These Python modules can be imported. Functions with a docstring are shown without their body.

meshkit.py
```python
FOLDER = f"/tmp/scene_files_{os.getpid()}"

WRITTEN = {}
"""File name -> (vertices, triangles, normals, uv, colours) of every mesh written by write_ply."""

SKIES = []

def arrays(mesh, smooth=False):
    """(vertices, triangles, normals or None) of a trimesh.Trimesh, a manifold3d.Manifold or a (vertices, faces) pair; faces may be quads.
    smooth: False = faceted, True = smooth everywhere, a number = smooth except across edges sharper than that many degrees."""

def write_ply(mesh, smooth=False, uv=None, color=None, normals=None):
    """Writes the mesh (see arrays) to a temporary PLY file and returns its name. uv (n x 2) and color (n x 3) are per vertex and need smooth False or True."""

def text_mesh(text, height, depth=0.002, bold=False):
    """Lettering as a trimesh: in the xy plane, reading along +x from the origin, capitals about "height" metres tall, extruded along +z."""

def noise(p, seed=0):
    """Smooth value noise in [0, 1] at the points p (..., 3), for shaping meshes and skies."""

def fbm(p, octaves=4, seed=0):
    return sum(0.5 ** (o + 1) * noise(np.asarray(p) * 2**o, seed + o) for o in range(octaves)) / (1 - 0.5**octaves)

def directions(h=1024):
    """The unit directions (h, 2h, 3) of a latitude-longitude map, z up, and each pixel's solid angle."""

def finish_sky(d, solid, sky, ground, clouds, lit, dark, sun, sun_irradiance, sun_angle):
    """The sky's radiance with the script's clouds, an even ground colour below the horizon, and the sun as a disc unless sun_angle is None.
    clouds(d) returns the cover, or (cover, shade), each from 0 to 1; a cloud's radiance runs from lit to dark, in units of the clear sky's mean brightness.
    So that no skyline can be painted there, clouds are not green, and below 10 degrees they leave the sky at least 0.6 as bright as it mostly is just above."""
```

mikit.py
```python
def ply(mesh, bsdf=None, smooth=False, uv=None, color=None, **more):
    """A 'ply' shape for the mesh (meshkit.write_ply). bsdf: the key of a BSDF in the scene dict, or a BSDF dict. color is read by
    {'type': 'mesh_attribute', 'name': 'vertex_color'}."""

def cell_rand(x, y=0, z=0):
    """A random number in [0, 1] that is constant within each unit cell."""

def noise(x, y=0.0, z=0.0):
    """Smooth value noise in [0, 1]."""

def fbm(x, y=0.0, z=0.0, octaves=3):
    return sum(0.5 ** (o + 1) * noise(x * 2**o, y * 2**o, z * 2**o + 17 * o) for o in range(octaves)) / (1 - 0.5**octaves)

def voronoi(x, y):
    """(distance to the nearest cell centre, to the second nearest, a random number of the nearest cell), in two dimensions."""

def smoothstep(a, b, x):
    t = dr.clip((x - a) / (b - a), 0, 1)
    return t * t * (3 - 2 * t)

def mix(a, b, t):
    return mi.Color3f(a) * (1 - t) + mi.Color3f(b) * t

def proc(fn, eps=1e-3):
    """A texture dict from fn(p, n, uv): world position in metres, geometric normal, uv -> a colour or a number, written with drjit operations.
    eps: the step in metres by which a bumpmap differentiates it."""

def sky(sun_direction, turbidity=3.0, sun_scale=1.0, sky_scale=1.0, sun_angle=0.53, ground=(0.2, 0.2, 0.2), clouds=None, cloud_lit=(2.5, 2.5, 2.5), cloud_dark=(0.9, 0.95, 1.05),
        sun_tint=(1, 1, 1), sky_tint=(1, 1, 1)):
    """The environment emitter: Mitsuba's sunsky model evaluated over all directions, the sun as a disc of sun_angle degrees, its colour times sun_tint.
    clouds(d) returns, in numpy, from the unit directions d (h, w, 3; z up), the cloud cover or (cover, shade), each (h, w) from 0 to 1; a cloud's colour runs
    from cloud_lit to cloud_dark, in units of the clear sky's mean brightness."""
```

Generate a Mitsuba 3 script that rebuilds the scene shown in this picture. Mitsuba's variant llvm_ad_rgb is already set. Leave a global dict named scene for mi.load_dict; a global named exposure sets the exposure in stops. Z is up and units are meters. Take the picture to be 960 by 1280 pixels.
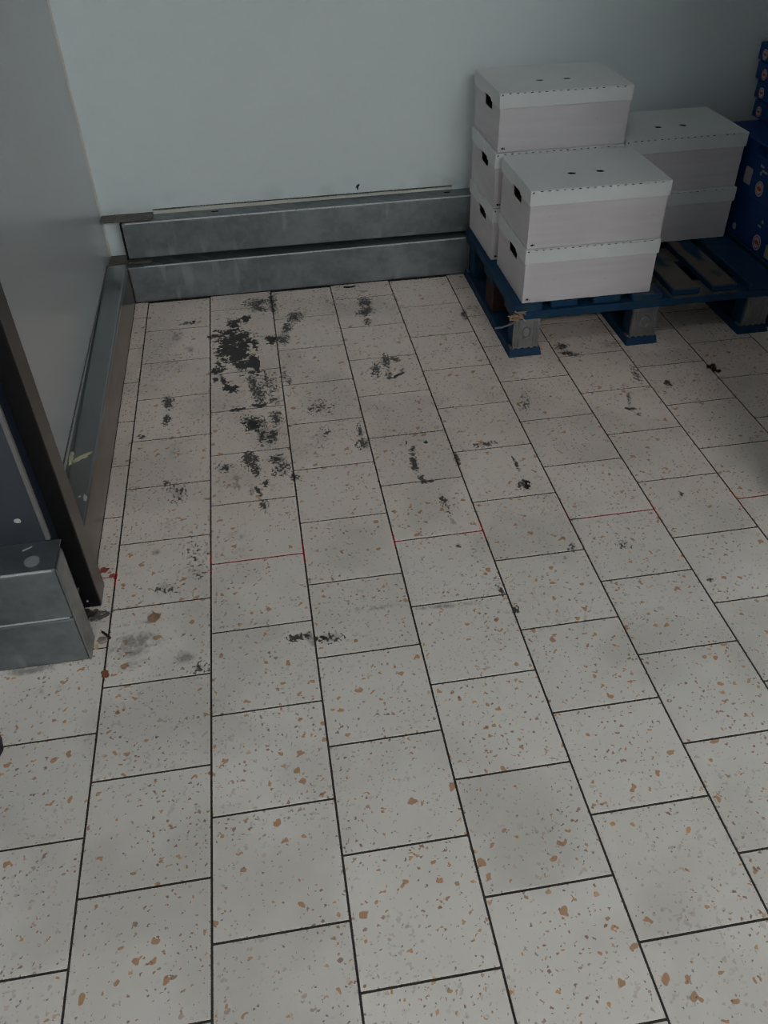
import math, random
import numpy as np, trimesh, manifold3d as m3
import drjit as dr
import mitsuba as mi
import mikit, meshkit
from mikit import proc, noise, fbm, voronoi, cell_rand, smoothstep, mix
from shapely.geometry import Polygon, box as sbox

T = mi.ScalarTransform4f
scene, labels = {}, {}
scene['type'] = 'scene'
rnd = random.Random(7)

# ---------------------------------------------------------------- camera
CAM = np.array([0.19076, -2.61847, 1.23613])
YAW, PITCH, ROLL, FOCAL = math.radians(8.07228), math.radians(40.59693), math.radians(-1.643197), 1036.3437
fwd = np.array([math.sin(YAW) * math.cos(PITCH), math.cos(YAW) * math.cos(PITCH), -math.sin(PITCH)])
rgt = np.array([math.cos(YAW), -math.sin(YAW), 0.0])
upv = np.cross(rgt, fwd)
rgt, upv = math.cos(ROLL) * rgt + math.sin(ROLL) * upv, -math.sin(ROLL) * rgt + math.cos(ROLL) * upv
scene['camera'] = {'type': 'perspective', 'fov': math.degrees(2 * math.atan(480 / FOCAL)), 'fov_axis': 'x', 'near_clip': 0.02, 'far_clip': 60.0,
                   'to_world': T().look_at(origin=CAM.tolist(), target=(CAM + fwd).tolist(), up=upv.tolist())}

# ---------------------------------------------------------------- light: ceiling battens of the corridor where the camera stands
exposure = 1.0
LAMPS = [((1.25, -4.9, 2.6), 1.4, 0.30, 21.0), ((0.0, -2.1, 2.6), 0.6, 0.30, 3.9)]      # centre, length along x, width, radiance
LAMP_TINT = (1.0, 0.99, 0.985)


def visible(x, y, z=0.0, margin=0.12):
    v = np.array([x, y, z]) - CAM
    d = v @ fwd
    return d > 0.1 and abs(FOCAL * (v @ rgt) / d) < 480 * (1 + margin) and abs(FOCAL * (v @ upv) / d) < 640 * (1 + margin)


def srgb(r, g, b):
    f = lambda c: c / 12.92 if c <= 0.04045 else ((c + 0.055) / 1.055) ** 2.4
    return [f(r / 255.0), f(g / 255.0), f(b / 255.0)]


def rgb(c):
    return {'type': 'rgb', 'value': [float(x) for x in c]}


# ---------------------------------------------------------------- dirt marks on the floor: centre (m), inverse shape matrix, kind, strength
STAINS = [
(0.0273, -0.277, 29.3, 1.7, 5.2, -55.7, 'b', 1.0), (0.0449, -0.2444, 29.0, 1.5, 9.0, -95.5, 'b', 0.8), (0.0775, -0.2194, 36.5, -0.9, -4.8, -23.8, 'b', 1.0),
(0.0705, -0.3111, 18.8, -0.4, -5.1, -25.1, 'b', 1.0), (0.0664, -0.389, 23.5, -0.5, -2.7, -13.3, 'b', 1.0), (0.1321, -0.3485, 83.3, 2.2, 2.0, -22.8, 'b', 1.0),
(0.1236, -0.443, 71.5, 2.2, 1.5, -18.2, 'b', 0.95), (0.1351, -0.5005, 145.5, 3.9, 2.1, -28.1, 'b', 0.9), (0.0856, -0.4633, 27.0, -0.8, -4.4, -22.1, 'b', 1.0),
(0.0185, -0.4864, 48.6, -0.3, -8.9, -44.8, 'b', 1.0), (0.0598, -0.5905, 48.5, -5.6, -20.8, -38.9, 'b', 1.0), (0.0361, -0.5429, 42.6, -17.2, -73.4, -46.5, 'b', 1.0),
(0.0182, -0.535, 88.9, -0.6, -15.2, -76.7, 'b', 1.0), (0.186, -0.3344, 45.8, -2.6, -6.7, -33.5, 'b', 0.9), (0.1138, -0.1782, 60.0, 13.3, 41.6, -41.5, 'b', 0.8),
(0.0747, -0.6995, 52.1, 1.6, -0.2, -141.3, 'b', 1.0), (0.131, -0.6907, 51.6, 0.6, -0.1, -84.2, 'b', 0.9), (0.0325, -0.4619, 39.5, -8.0, -31.8, -34.2, 'b', 0.7),
(0.1071, -0.5129, 27.5, 0.3, -2.0, -75.1, 'b', 0.8), (0.057, -0.2572, 29.0, 1.9, 6.5, -38.5, 'b', 1.0), (0.0935, -0.3555, 34.8, -1.0, -1.9, -9.5, 'b', 1.0),
(0.1539, -0.0737, 27.4, -0.1, -0.4, -34.8, 's', 0.9), (0.157, -0.1203, 38.8, -1.8, -9.1, -44.4, 's', 1.0), (0.2004, -0.0833, 76.5, 1.7, 2.3, -12.6, 's', 0.8),
(0.2644, -0.2035, 37.0, 4.9, 22.3, -30.0, 's', 1.0), (0.2338, -0.2775, 61.9, -26.7, -19.1, -10.2, 's', 0.95), (0.2152, -0.3352, 51.4, -3.4, -6.7, -33.4, 's', 0.9),
(0.1183, -0.5764, 73.7, 7.2, 5.2, -16.7, 's', 1.0), (0.1338, -0.6301, 56.1, 5.3, 5.2, -17.3, 's', 1.0), (0.1632, -0.5767, 37.0, 1.4, 3.3, -23.6, 's', 0.55),
(0.169, -0.6699, 45.8, -2.7, -9.7, -49.6, 's', 0.5), (0.1148, -0.769, 32.9, -4.7, -16.8, -32.5, 's', 1.0), (0.1056, -0.7897, 48.0, -1.8, -8.7, -45.2, 'b', 0.75),
(0.1306, -0.8349, 97.2, 7.0, 5.0, -27.9, 's', 1.0), (0.1571, -0.84, 81.1, 3.5, 3.2, -28.1, 's', 0.8), (0.172, -0.7649, 51.7, 15.8, 25.7, -26.0, 's', 0.9),
(0.1417, -0.8188, 26.8, -1.4, -3.8, -19.9, 'g', 0.6), (0.0962, -0.9328, 54.7, 9.4, 12.1, -29.0, 's', 1.0), (0.1101, -0.9783, 102.5, -4.4, -7.4, -38.8, 's', 0.9),
(0.1651, -0.9426, 55.9, -3.5, -9.5, -50.0, 's', 0.9), (0.1726, -0.9804, 51.0, -3.4, -4.9, -25.8, 's', 0.7), (0.0367, -0.9513, 42.3, 5.9, 15.4, -59.5, 's', 0.7),
(0.0644, -1.0145, 87.1, 8.8, 3.6, -22.8, 'r', 0.9), (0.097, -1.0639, 133.1, 9.2, 3.9, -41.3, 'r', 0.8), (0.1123, -1.0607, 187.0, 67.2, 31.8, -35.5, 's', 1.1),
(0.1227, -1.1165, 105.6, 18.2, 17.9, -47.5, 's', 0.7), (0.1326, -1.0336, 104.4, -5.4, -15.2, -80.3, 's', 0.8), (0.1702, -0.9569, 28.1, -1.8, -4.2, -21.8, 'g', 0.5),
(0.2009, -1.0213, 86.0, -6.7, -12.0, -63.2, 's', 1.0), (-0.0693, -0.1734, 36.6, 2.4, 2.2, -92.3, 's', 1.0), (-0.0494, -0.1667, 100.0, 1.3, -18.9, -92.6, 'b', 0.7),
(-0.0995, -0.2514, 62.4, -9.3, -22.5, -23.7, 'g', 0.6), (-0.0615, -0.3391, 52.6, 0.9, -8.3, -41.2, 'g', 0.5), (-0.1129, -0.6229, 66.2, 8.4, 3.7, -26.9, 's', 0.8),
(-0.1161, -0.7091, 107.8, -18.1, -30.3, -36.2, 's', 0.9), (-0.1747, -0.7797, 98.3, 5.8, -21.3, -110.7, 's', 0.9), (-0.1074, -0.9883, 175.5, 6.8, -15.1, -80.0, 's', 0.8),
(-0.0904, -0.8631, 50.2, 1.5, -4.7, -24.5, 'g', 0.4), (-0.0778, -1.0279, 53.3, 1.5, -5.2, -27.6, 's', 0.5), (0.4994, -0.0621, 46.0, -8.3, -33.4, -80.3, 'g', 0.7),
(0.4957, -0.1442, 47.6, -6.8, -6.0, -29.1, 's', 0.8), (0.4921, -0.2059, 38.2, -0.7, 10.9, -31.5, 's', 0.9), (0.4871, -0.276, 65.8, -9.6, -9.6, -46.9, 's', 1.0),
(0.4877, -0.1825, 32.1, -4.5, -2.3, -11.3, 'g', 0.5), (0.5053, -0.5238, 84.8, -13.8, -5.4, -27.3, 's', 1.0), (0.5342, -0.5203, 56.9, -18.0, -50.5, -63.2, 's', 0.9),
(0.5021, -0.6, 108.7, -7.8, 5.2, -39.6, 's', 0.9), (0.5229, -0.6129, 45.7, 3.1, 65.2, -108.7, 'b', 0.9), (0.5423, -0.5947, 144.0, -25.7, -14.9, -75.3, 's', 0.8),
(0.4704, -0.567, 71.8, -11.0, -5.6, -28.2, 's', 0.6), (0.4929, -0.9296, 174.8, -72.0, -36.4, -39.6, 'b', 0.9), (0.5107, -0.9117, 96.1, -18.0, -26.9, -140.0, 'b', 0.8),
(0.5026, -0.9662, 122.5, -23.0, -14.0, -73.0, 's', 1.0), (0.4954, -1.0254, 124.5, -3.3, 5.4, -23.1, 's', 0.75), (0.5011, -1.0782, 99.8, 2.8, 29.7, -83.1, 's', 0.8),
(0.5107, -1.0989, 57.4, -6.4, 5.7, -166.2, 's', 0.9), (0.5408, -0.9388, 241.7, -48.4, -27.3, -142.2, 'b', 1.0), (0.3828, -0.8653, 158.6, 2.3, 8.2, -31.7, 's', 0.9),
(0.385, -0.9229, 61.1, -8.7, -6.9, -36.1, 's', 0.7), (0.2872, -0.865, 48.4, -5.0, -5.4, -28.1, 's', 0.5), (0.2922, -0.734, 33.0, -3.3, -6.2, -32.0, 's', 0.5),
(0.2216, -0.5795, 110.6, -8.1, -9.2, -46.5, 's', 0.8), (0.21, -0.551, 146.3, -10.1, -7.5, -38.1, 's', 0.8), (0.7351, -1.1537, 54.9, -34.4, -54.6, -46.4, 's', 0.9),
(0.7391, -1.0718, 229.2, 14.6, 22.2, -37.6, 's', 0.8), (0.7444, -1.1554, 118.1, 7.5, 40.7, -71.9, 'b', 0.6), (0.6892, -0.9778, 34.6, -6.0, 4.3, -100.8, 's', 0.7),
(0.6032, -1.0194, 161.1, -1.6, 16.6, -46.0, 's', 1.0), (0.5361, -1.1794, 126.8, 8.3, 9.9, -22.7, 's', 0.6), (0.5406, -1.2518, 177.3, 2.6, 12.4, -38.4, 'r', 0.7),
(0.535, -1.3314, 125.7, -63.4, -86.4, -105.9, 's', 0.9), (0.2276, -1.5422, 58.4, -0.2, 0.6, -122.5, 'b', 0.7), (0.2291, -1.5425, 42.8, -0.2, 0.4, -81.8, 's', 1.0),
(0.1707, -1.5299, 45.9, 2.3, 6.4, -121.3, 's', 0.9), (0.1922, -1.5359, 104.7, 18.2, 13.8, -47.8, 'g', 0.8), (0.3301, -1.4814, 15.4, -1.2, -4.4, -114.8, 'g', 0.45),
(0.4743, -1.501, 15.2, -2.2, -4.5, -115.5, 'g', 0.5), (0.5884, -1.4786, 180.8, 31.0, 22.6, -41.5, 's', 0.7), (0.6037, -1.5378, 151.4, -43.3, -16.6, -91.5, 's', 1.0),
(0.604, -1.5134, 30.0, -8.5, -10.2, -56.1, 'g', 0.4), (-0.1447, -1.4937, 19.1, 4.9, 6.1, -33.3, 'g', 0.7), (-0.1491, -1.541, 22.4, 4.4, 2.9, -55.5, 'g', 0.35),
(-0.1097, -1.4237, 105.1, 5.0, -27.6, -152.3, 'g', 0.5), (-0.2375, -1.4049, 45.4, 4.7, -16.6, -91.7, 'g', 0.9), (-0.0969, -1.3465, 33.8, 1.4, -5.6, -30.8, 'g', 0.4),
(-0.032, -1.2474, 48.2, 0.6, -5.2, -28.1, 's', 0.18), (-0.1052, -1.1398, 27.9, 1.1, -6.7, -36.2, 'g', 0.25), (0.1552, -1.041, 37.3, -2.3, -7.6, -40.5, 'g', 0.5),
(0.0642, -1.2258, 25.8, -0.7, -3.9, -21.3, 'g', 0.3), (-0.0513, -1.5428, 47.3, 1.1, -11.4, -63.5, 'g', 0.55), (-0.0208, -1.5737, 66.9, 0.5, -15.5, -86.6, 's', 0.6),
(-0.2336, -1.3969, 45.2, 4.6, -13.8, -75.9, 's', 0.9), (-0.1327, -1.437, 16.0, 2.5, 1.9, -151.4, 'g', 0.5), (-0.1704, -1.4558, 45.9, 12.1, 28.2, -148.6, 'g', 0.4),
(-0.171, -1.5468, 33.9, 6.2, 0.4, -84.3, 'g', 0.4), (-0.2995, -1.5751, 29.2, 6.0, -4.4, -66.7, 'g', 0.35), (-0.3363, -1.5231, 11.4, 2.9, 0.7, -99.9, 'g', 0.6),
(1.1185, -0.8436, 148.3, -46.7, 1.7, -34.2, 's', 0.85), (1.1042, -0.8962, 74.2, -33.8, -55.9, -151.0, 's', 1.0), (1.1146, -0.9251, 151.5, -62.0, -25.6, -131.7, 's', 0.8),
(1.2513, -0.7997, 74.4, -54.5, -56.4, -34.0, 's', 0.8), (1.1263, -0.7835, 108.5, -42.6, -23.5, -119.5, 's', 0.7), (1.1829, -0.7349, 97.5, -8.6, 17.5, -28.9, 's', 0.6),
(1.0299, -0.5437, 50.9, -16.9, -10.5, -52.0, 's', 0.9), (1.0415, -0.589, 28.8, -12.1, -33.3, -63.9, 's', 1.0), (1.1797, -0.5593, 25.3, -9.6, -8.3, -41.4, 'g', 0.5),
(1.0825, -1.2555, 70.4, -78.9, -126.0, -36.4, 's', 0.6), (0.7746, -1.3835, 89.4, -72.0, -85.3, -60.5, 's', 0.7), (1.0218, -1.5252, 142.8, -68.6, -25.9, -141.6, 's', 0.7),
(0.7943, -0.29, 121.8, -2.0, 16.4, -25.8, 's', 0.6), (0.4013, -0.3778, 68.3, -8.4, -13.5, -66.9, 'g', 0.4), (0.7102, -0.6931, 43.9, -10.6, -4.7, -23.9, 'g', 0.35),
(0.8369, -0.8086, 74.9, -22.1, -5.0, -25.4, 's', 0.4), (0.8891, -1.3918, 51.5, -31.0, -42.5, -63.5, 's', 0.5), (-0.0853, -1.3486, 38.0, 1.3, -9.8, -53.5, 's', 0.2),
(-0.1187, -1.2314, 72.6, 3.4, -12.0, -64.8, 'g', 0.4), (-0.0228, -1.312, 59.4, 0.5, -9.4, -51.4, 's', 0.4),
]
STAINS += [(-0.228, -1.268, 110, 20, -20, 60, 'p', 0.9), (-0.236, -1.315, 150, 0, 0, 45, 'p', 0.8), (-0.205, -1.285, 120, 0, 0, 70, 'p', 0.6)]
RED_Y = -1.2885


# ---------------------------------------------------------------- materials
def chip_layer(x, y, cell, keep, rmin, rmax, warp, seed):
    wx = (noise(x * warp + seed, y * warp, 3.1) - 0.5) * 1.5 / warp
    wy = (noise(x * warp + seed, y * warp, 9.7) - 0.5) * 1.5 / warp
    d, _, r = voronoi((x + wx) / cell + seed, (y + wy) / cell + seed * 1.7)
    size = rmin + (rmax - rmin) * dr.square(r / keep)
    return dr.select(r < keep, 1 - smoothstep(size * 0.8, size * 1.05, d * cell), 0.0), r / keep


def floor_color(p, n, uv):
    x, y = p.x, p.y
    col = dr.floor(x / 0.2)
    row = dr.floor((y + dr.select(col - 2 * dr.floor(col / 2) > 0.5, 0.2049, 0.1062)) / 0.19773)
    t = cell_rand(col, row, 5)
    sx, sy = x + 7.3 * cell_rand(col, row, 1), y + 5.1 * cell_rand(col, row, 2)
    cloud = fbm(x * 9, y * 9, 2.0)
    c = mix(TILE_A, TILE_B, cloud) * (0.95 + 0.1 * t)
    c = mix(c, BROWNISH, 0.60 * smoothstep(-1.8, -0.7, y))
    clus = 0.35 + 1.1 * smoothstep(0.35, 0.65, noise(sx * 14, sy * 14, 1.0))
    a, ra = chip_layer(sx, sy, 0.030, 0.34, 0.0020, 0.0066, 150.0, 3.0)
    c = mix(c, mix(CHIP_A, CHIP_B, ra), a * 0.85)
    b, rb = chip_layer(sx, sy, 0.0115, 0.42, 0.0009, 0.0028, 380.0, 11.0)
    c = mix(c, mix(CHIP_B, CHIP_C, rb), b * 0.85 * dr.minimum(clus, 1.0))
    m, rm = chip_layer(sx + 0.3, sy, 0.0175, 0.36, 0.0014, 0.0040, 260.0, 17.0)
    c = mix(c, mix(CHIP_A, CHIP_C, smoothstep(0.2, 0.8, noise(sx * 60, sy * 60, 4.0))), m * 0.78 * dr.minimum(clus, 1.0))
    s, rs = chip_layer(sx, sy, 0.010, 0.24, 0.0008, 0.0017, 600.0, 23.0)
    c = mix(c, SPECK, s * 0.72)
    k, rk = chip_layer(sx, sy + 0.7, 0.026, 0.20, 0.0010, 0.0030, 330.0, 31.0)
    c = mix(c, BLACK, k * 0.62 * (0.35 + 0.65 * smoothstep(-2.0, -1.2, y)) * smoothstep(0.40, 0.62, noise(x * 9, y * 9, 12.0)))
    # traffic dirt, thicker near the rails
    far = smoothstep(-1.7, -0.2, y)
    gr = smoothstep(0.46, 0.75, fbm(x * 6 + 3, y * 6, 4.0, 4)) * (0.16 + 0.06 * far)
    c = mix(c, GRIME, gr)
    sp = smoothstep(0.70, 0.82, fbm(x * 160, y * 160, 1.0, 2)) * smoothstep(0.40, 0.62, fbm(x * 7 + 9, y * 7, 8.0)) * (0.25 + 0.40 * far)
    c = mix(c, BLACK, sp * 0.7)
    # marks with a shape of their own
    wob = fbm(x * 90, y * 90, 0.0, 3) - 0.5
    wob2 = fbm(x * 34 + 5, y * 34, 0.0, 3) - 0.5
    fine = fbm(x * 240, y * 190, 6.0, 3)
    acc = {k: mi.Float(0.0) for k in 'bsgrp'}
    for (cx, cy, m00, m01, m10, m11, k, st) in STAINS:
        u, v = (x - cx) * m00 + (y - cy) * m01, (x - cx) * m10 + (y - cy) * m11
        acc[k] = dr.maximum(acc[k], st * dr.maximum(0.0, 1.45 - dr.sqrt(u * u + v * v)))
    soft = smoothstep(0.1, 1.1, acc['g'] + (1.1 * wob2 + 1.0 * wob + 0.6 * (fine - 0.5)) * smoothstep(0.0, 0.5, acc['g']))
    c = mix(c, GRIME, 0.68 * soft)
    rr = smoothstep(0.3, 1.0, acc['r'] + 1.5 * wob + 1.2 * (fbm(x * 240, y * 50, 3.0, 2) - 0.5)) * (acc['r'] > 0)
    c = mix(c, RUST, 0.45 * dr.select(acc['r'] > 0, rr, 0.0))
    ss = smoothstep(0.38, 0.70, acc['s'] + 1.0 * wob2 + 3.0 * (fine - 0.5) - 0.08)
    c = mix(c, GRIME, 0.35 * smoothstep(0.1, 0.9, acc['s']))
    c = mix(c, BLACK, 0.88 * dr.select(acc['s'] > 0, ss, 0.0))
    streak = fbm(x * 60, y * 210, 2.0, 3) - 0.5
    bb = smoothstep(0.50, 0.60, acc['b'] + 1.5 * wob2 + 1.3 * wob + 1.3 * (fine - 0.5) + 0.8 * streak)
    c = mix(c, BLACK, 0.97 * dr.select(acc['b'] > 0, bb, 0.0))
    pp = smoothstep(0.5, 0.7, acc['p'] + 2.0 * wob)
    c = mix(c, RED, 0.9 * dr.select(acc['p'] > 0, pp, 0.0))
    return c


TILE_A, TILE_B = srgb(226, 221, 212), srgb(237, 233, 226)
CHIP_A, CHIP_B, CHIP_C = srgb(206, 158, 98), srgb(188, 138, 92), srgb(150, 112, 92)
SPECK, GRIME, BLACK, BROWNISH, RUST, RED = srgb(96, 88, 82), srgb(110, 106, 100), srgb(26, 23, 22), srgb(234, 212, 199), srgb(120, 84, 62), srgb(150, 26, 20)


def grout_color(p, n, uv):
    red = (1 - smoothstep(0.018, 0.04, dr.abs(p.y - RED_Y))) * smoothstep(0.35, 0.6, fbm(p.x * 20, p.y * 30, 0.0) + 0.12)
    return mix(mix(srgb(50, 47, 45), srgb(74, 70, 66), fbm(p.x * 40, p.y * 40)), RED, red)


def wall_color(p, n, uv):
    c = mix(srgb(221, 231, 233), srgb(228, 237, 239), fbm(p.x * 3, p.z * 3, p.y * 3))
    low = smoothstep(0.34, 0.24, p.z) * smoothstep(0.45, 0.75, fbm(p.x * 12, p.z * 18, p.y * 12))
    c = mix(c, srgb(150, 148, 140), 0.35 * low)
    mark = lambda cx, cz, rx, rz: dr.square((p.x - cx) / rx) + dr.square((p.z - cz) / rz) + 1.6 * (noise(p.x * 300, p.z * 300) - 0.5)
    m = dr.maximum(1 - smoothstep(0.6, 1.0, mark(0.5185, 0.283, 0.004, 0.009)), 1 - smoothstep(0.6, 1.0, mark(0.524, 0.292, 0.005, 0.004)))
    return mix(c, srgb(40, 38, 36), m * dr.select(dr.abs(p.y - 0.097) < 0.004, 1.0, 0.0))


def zinc(tint_a, tint_b, tint_c):
    def f(p, n, uv):
        s = fbm(p.x * 16 + p.y * 7, p.z * 26 + p.y * 14, p.y * 11, 4)
        sp = fbm(p.x * 70 + p.y * 50, p.z * 70 + p.y * 45, 2.0, 3)
        c = mix(tint_a, tint_b, smoothstep(0.25, 0.75, 0.65 * s + 0.35 * sp))
        drip = smoothstep(0.62, 0.8, fbm(p.x * 30 + p.y * 30, p.z * 7, 5.0, 3))
        return mix(c, tint_c, 0.5 * drip)
    return f


def zinc_rough(p, n, uv):
    return 0.34 + 0.22 * fbm(p.x * 18 + p.y * 9, p.z * 24, p.y * 12, 3)


def dirt_and_shadow_grey(p, n, uv):
    return mix(srgb(82, 80, 77), srgb(116, 113, 108), fbm(p.x * 60, p.y * 60, p.z * 40, 3))


def print_wood(p, n, uv):
    a = p.x + p.y
    g = fbm(a * 5, p.z * 90, 3.0, 3)
    g2 = smoothstep(0.55, 0.75, fbm(a * 3.2 + 4, p.z * 26, 7.0, 3))
    knot = 1 - smoothstep(0.0, 0.006, dr.abs(voronoi(a * 6.0, p.z * 9.0)[0] / 7.0 - 0.0))
    c = mix(srgb(204, 199, 203), srgb(214, 210, 213), g)
    c = mix(c, srgb(192, 184, 189), 0.25 * g2)
    return mix(c, srgb(176, 160, 160), 0.35 * knot)


def carton_white(p, n, uv):
    return mix(srgb(216, 221, 221), srgb(223, 227, 227), fbm(p.x * 12, p.y * 12, p.z * 12))


def pallet_paint(p, n, uv):
    grain = fbm(p.x * 60, p.y * 5, p.z * 60, 3)
    c = mix(srgb(6, 44, 72), srgb(12, 60, 92), grain)
    up = smoothstep(0.6, 0.9, n.z)
    worn = smoothstep(0.34, 0.50, fbm(p.x * 16 + 2, p.y * 4, p.z * 9, 3))
    c = mix(c, srgb(104, 98, 90), up * worn * smoothstep(1.15, 1.36, p.x) * (1 - smoothstep(1.52, 1.56, p.x)) * 0.95)
    edge = smoothstep(0.58, 0.7, fbm(p.x * 22, p.y * 22, p.z * 40, 3))
    c = mix(c, srgb(40, 66, 72), 0.6 * edge)
    return c


def block_wood(p, n, uv):
    return mix(srgb(48, 36, 34), srgb(72, 54, 48), fbm(p.x * 20, p.y * 20, p.z * 90, 3))


def blue_print(p, n, uv):
    return mix(srgb(4, 52, 106), srgb(10, 62, 120), fbm(p.x * 8, p.y * 8, p.z * 8))


def leafy(p, n, uv):
    return mix(srgb(142, 114, 94), srgb(180, 150, 126), fbm(p.x * 200, p.y * 200, 0.0))


def mat(key, color, rough=0.6, metal=0.0, spec=0.5, **more):
    c = proc(color) if callable(color) else rgb(color)
    r = proc(rough) if callable(rough) else float(rough)
    scene['mat_' + key] = {'type': 'twosided', 'bsdf': {'type': 'principled', 'base_color': c, 'roughness': r, 'metallic': float(metal), 'specular': float(spec), **more}}


mat('tile', floor_color, 0.42, spec=0.4)
mat('grout', grout_color, 0.9, spec=0.1)
mat('wall', wall_color, 0.45, spec=0.4)
mat('wall_gloss', srgb(184, 187, 188), 0.22, spec=0.5)
mat('zinc', zinc(srgb(122, 130, 134), srgb(144, 152, 156), srgb(172, 179, 181)), zinc_rough, 0.85)
mat('zinc_bright', srgb(205, 210, 212), 0.45, 0.2)
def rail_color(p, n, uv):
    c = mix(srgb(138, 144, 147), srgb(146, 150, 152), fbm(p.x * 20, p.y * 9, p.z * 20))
    film = smoothstep(0.122, 0.104, p.z) * (0.75 + 0.25 * fbm(p.y * 12, p.z * 40, 1.0))  # darker brown side face: its shade and floor reflection painted into the steel
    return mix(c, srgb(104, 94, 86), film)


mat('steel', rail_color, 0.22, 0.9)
mat('ledge', dirt_and_shadow_grey, 0.85, spec=0.2)
mat('seal_white', srgb(206, 206, 198), 0.6)
mat('black_rubber', srgb(16, 16, 18), 0.5, spec=0.3)
mat('navy', srgb(28, 36, 54), 0.4)
mat('brown_metal', srgb(100, 94, 90), 0.30, 0.75)
mat('panel_dark', srgb(68, 74, 83), 0.35, 0.3)
mat('trim_light', srgb(112, 112, 110), 0.4)
mat('box_body', print_wood, 0.75, spec=0.25)
mat('box_lid', carton_white, 0.7, spec=0.25)
mat('inner_shade', srgb(70, 62, 56), 0.9, spec=0.1)  # dark tone standing in for the shade inside the boxes
mat('ink', srgb(38, 34, 36), 0.8, spec=0.1)
mat('pallet', pallet_paint, 0.65, spec=0.3)
mat('block', block_wood, 0.8, spec=0.2)
mat('foot_metal', zinc(srgb(128, 132, 134), srgb(150, 153, 154), srgb(172, 174, 174)), 0.30, 0.8)
mat('raw_wood', srgb(186, 160, 132), 0.8, spec=0.1)
mat('grey_strap', srgb(118, 126, 128), 0.5)
mat('blue_carton', blue_print, 0.5, spec=0.4)
mat('print_white', srgb(168, 162, 164), 0.5)
mat('print_red', srgb(158, 74, 80), 0.5)
mat('print_green', srgb(136, 142, 116), 0.5)
mat('dried_glue', srgb(196, 193, 160), 0.8, spec=0.2)
mat('white_scuff', srgb(186, 186, 182), 0.8, spec=0.2)
mat('leaf', leafy, 0.8, spec=0.2)
mat('red_leaf', srgb(140, 90, 66), 0.8, spec=0.2)
mat('dark_bark', srgb(58, 50, 44), 0.9, spec=0.1)
mat('dust', srgb(100, 96, 91), 0.9, spec=0.1)
mat('stone', srgb(150, 138, 126), 0.8, spec=0.2)
mat('pale_chip', srgb(206, 190, 158), 0.8, spec=0.2)
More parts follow.
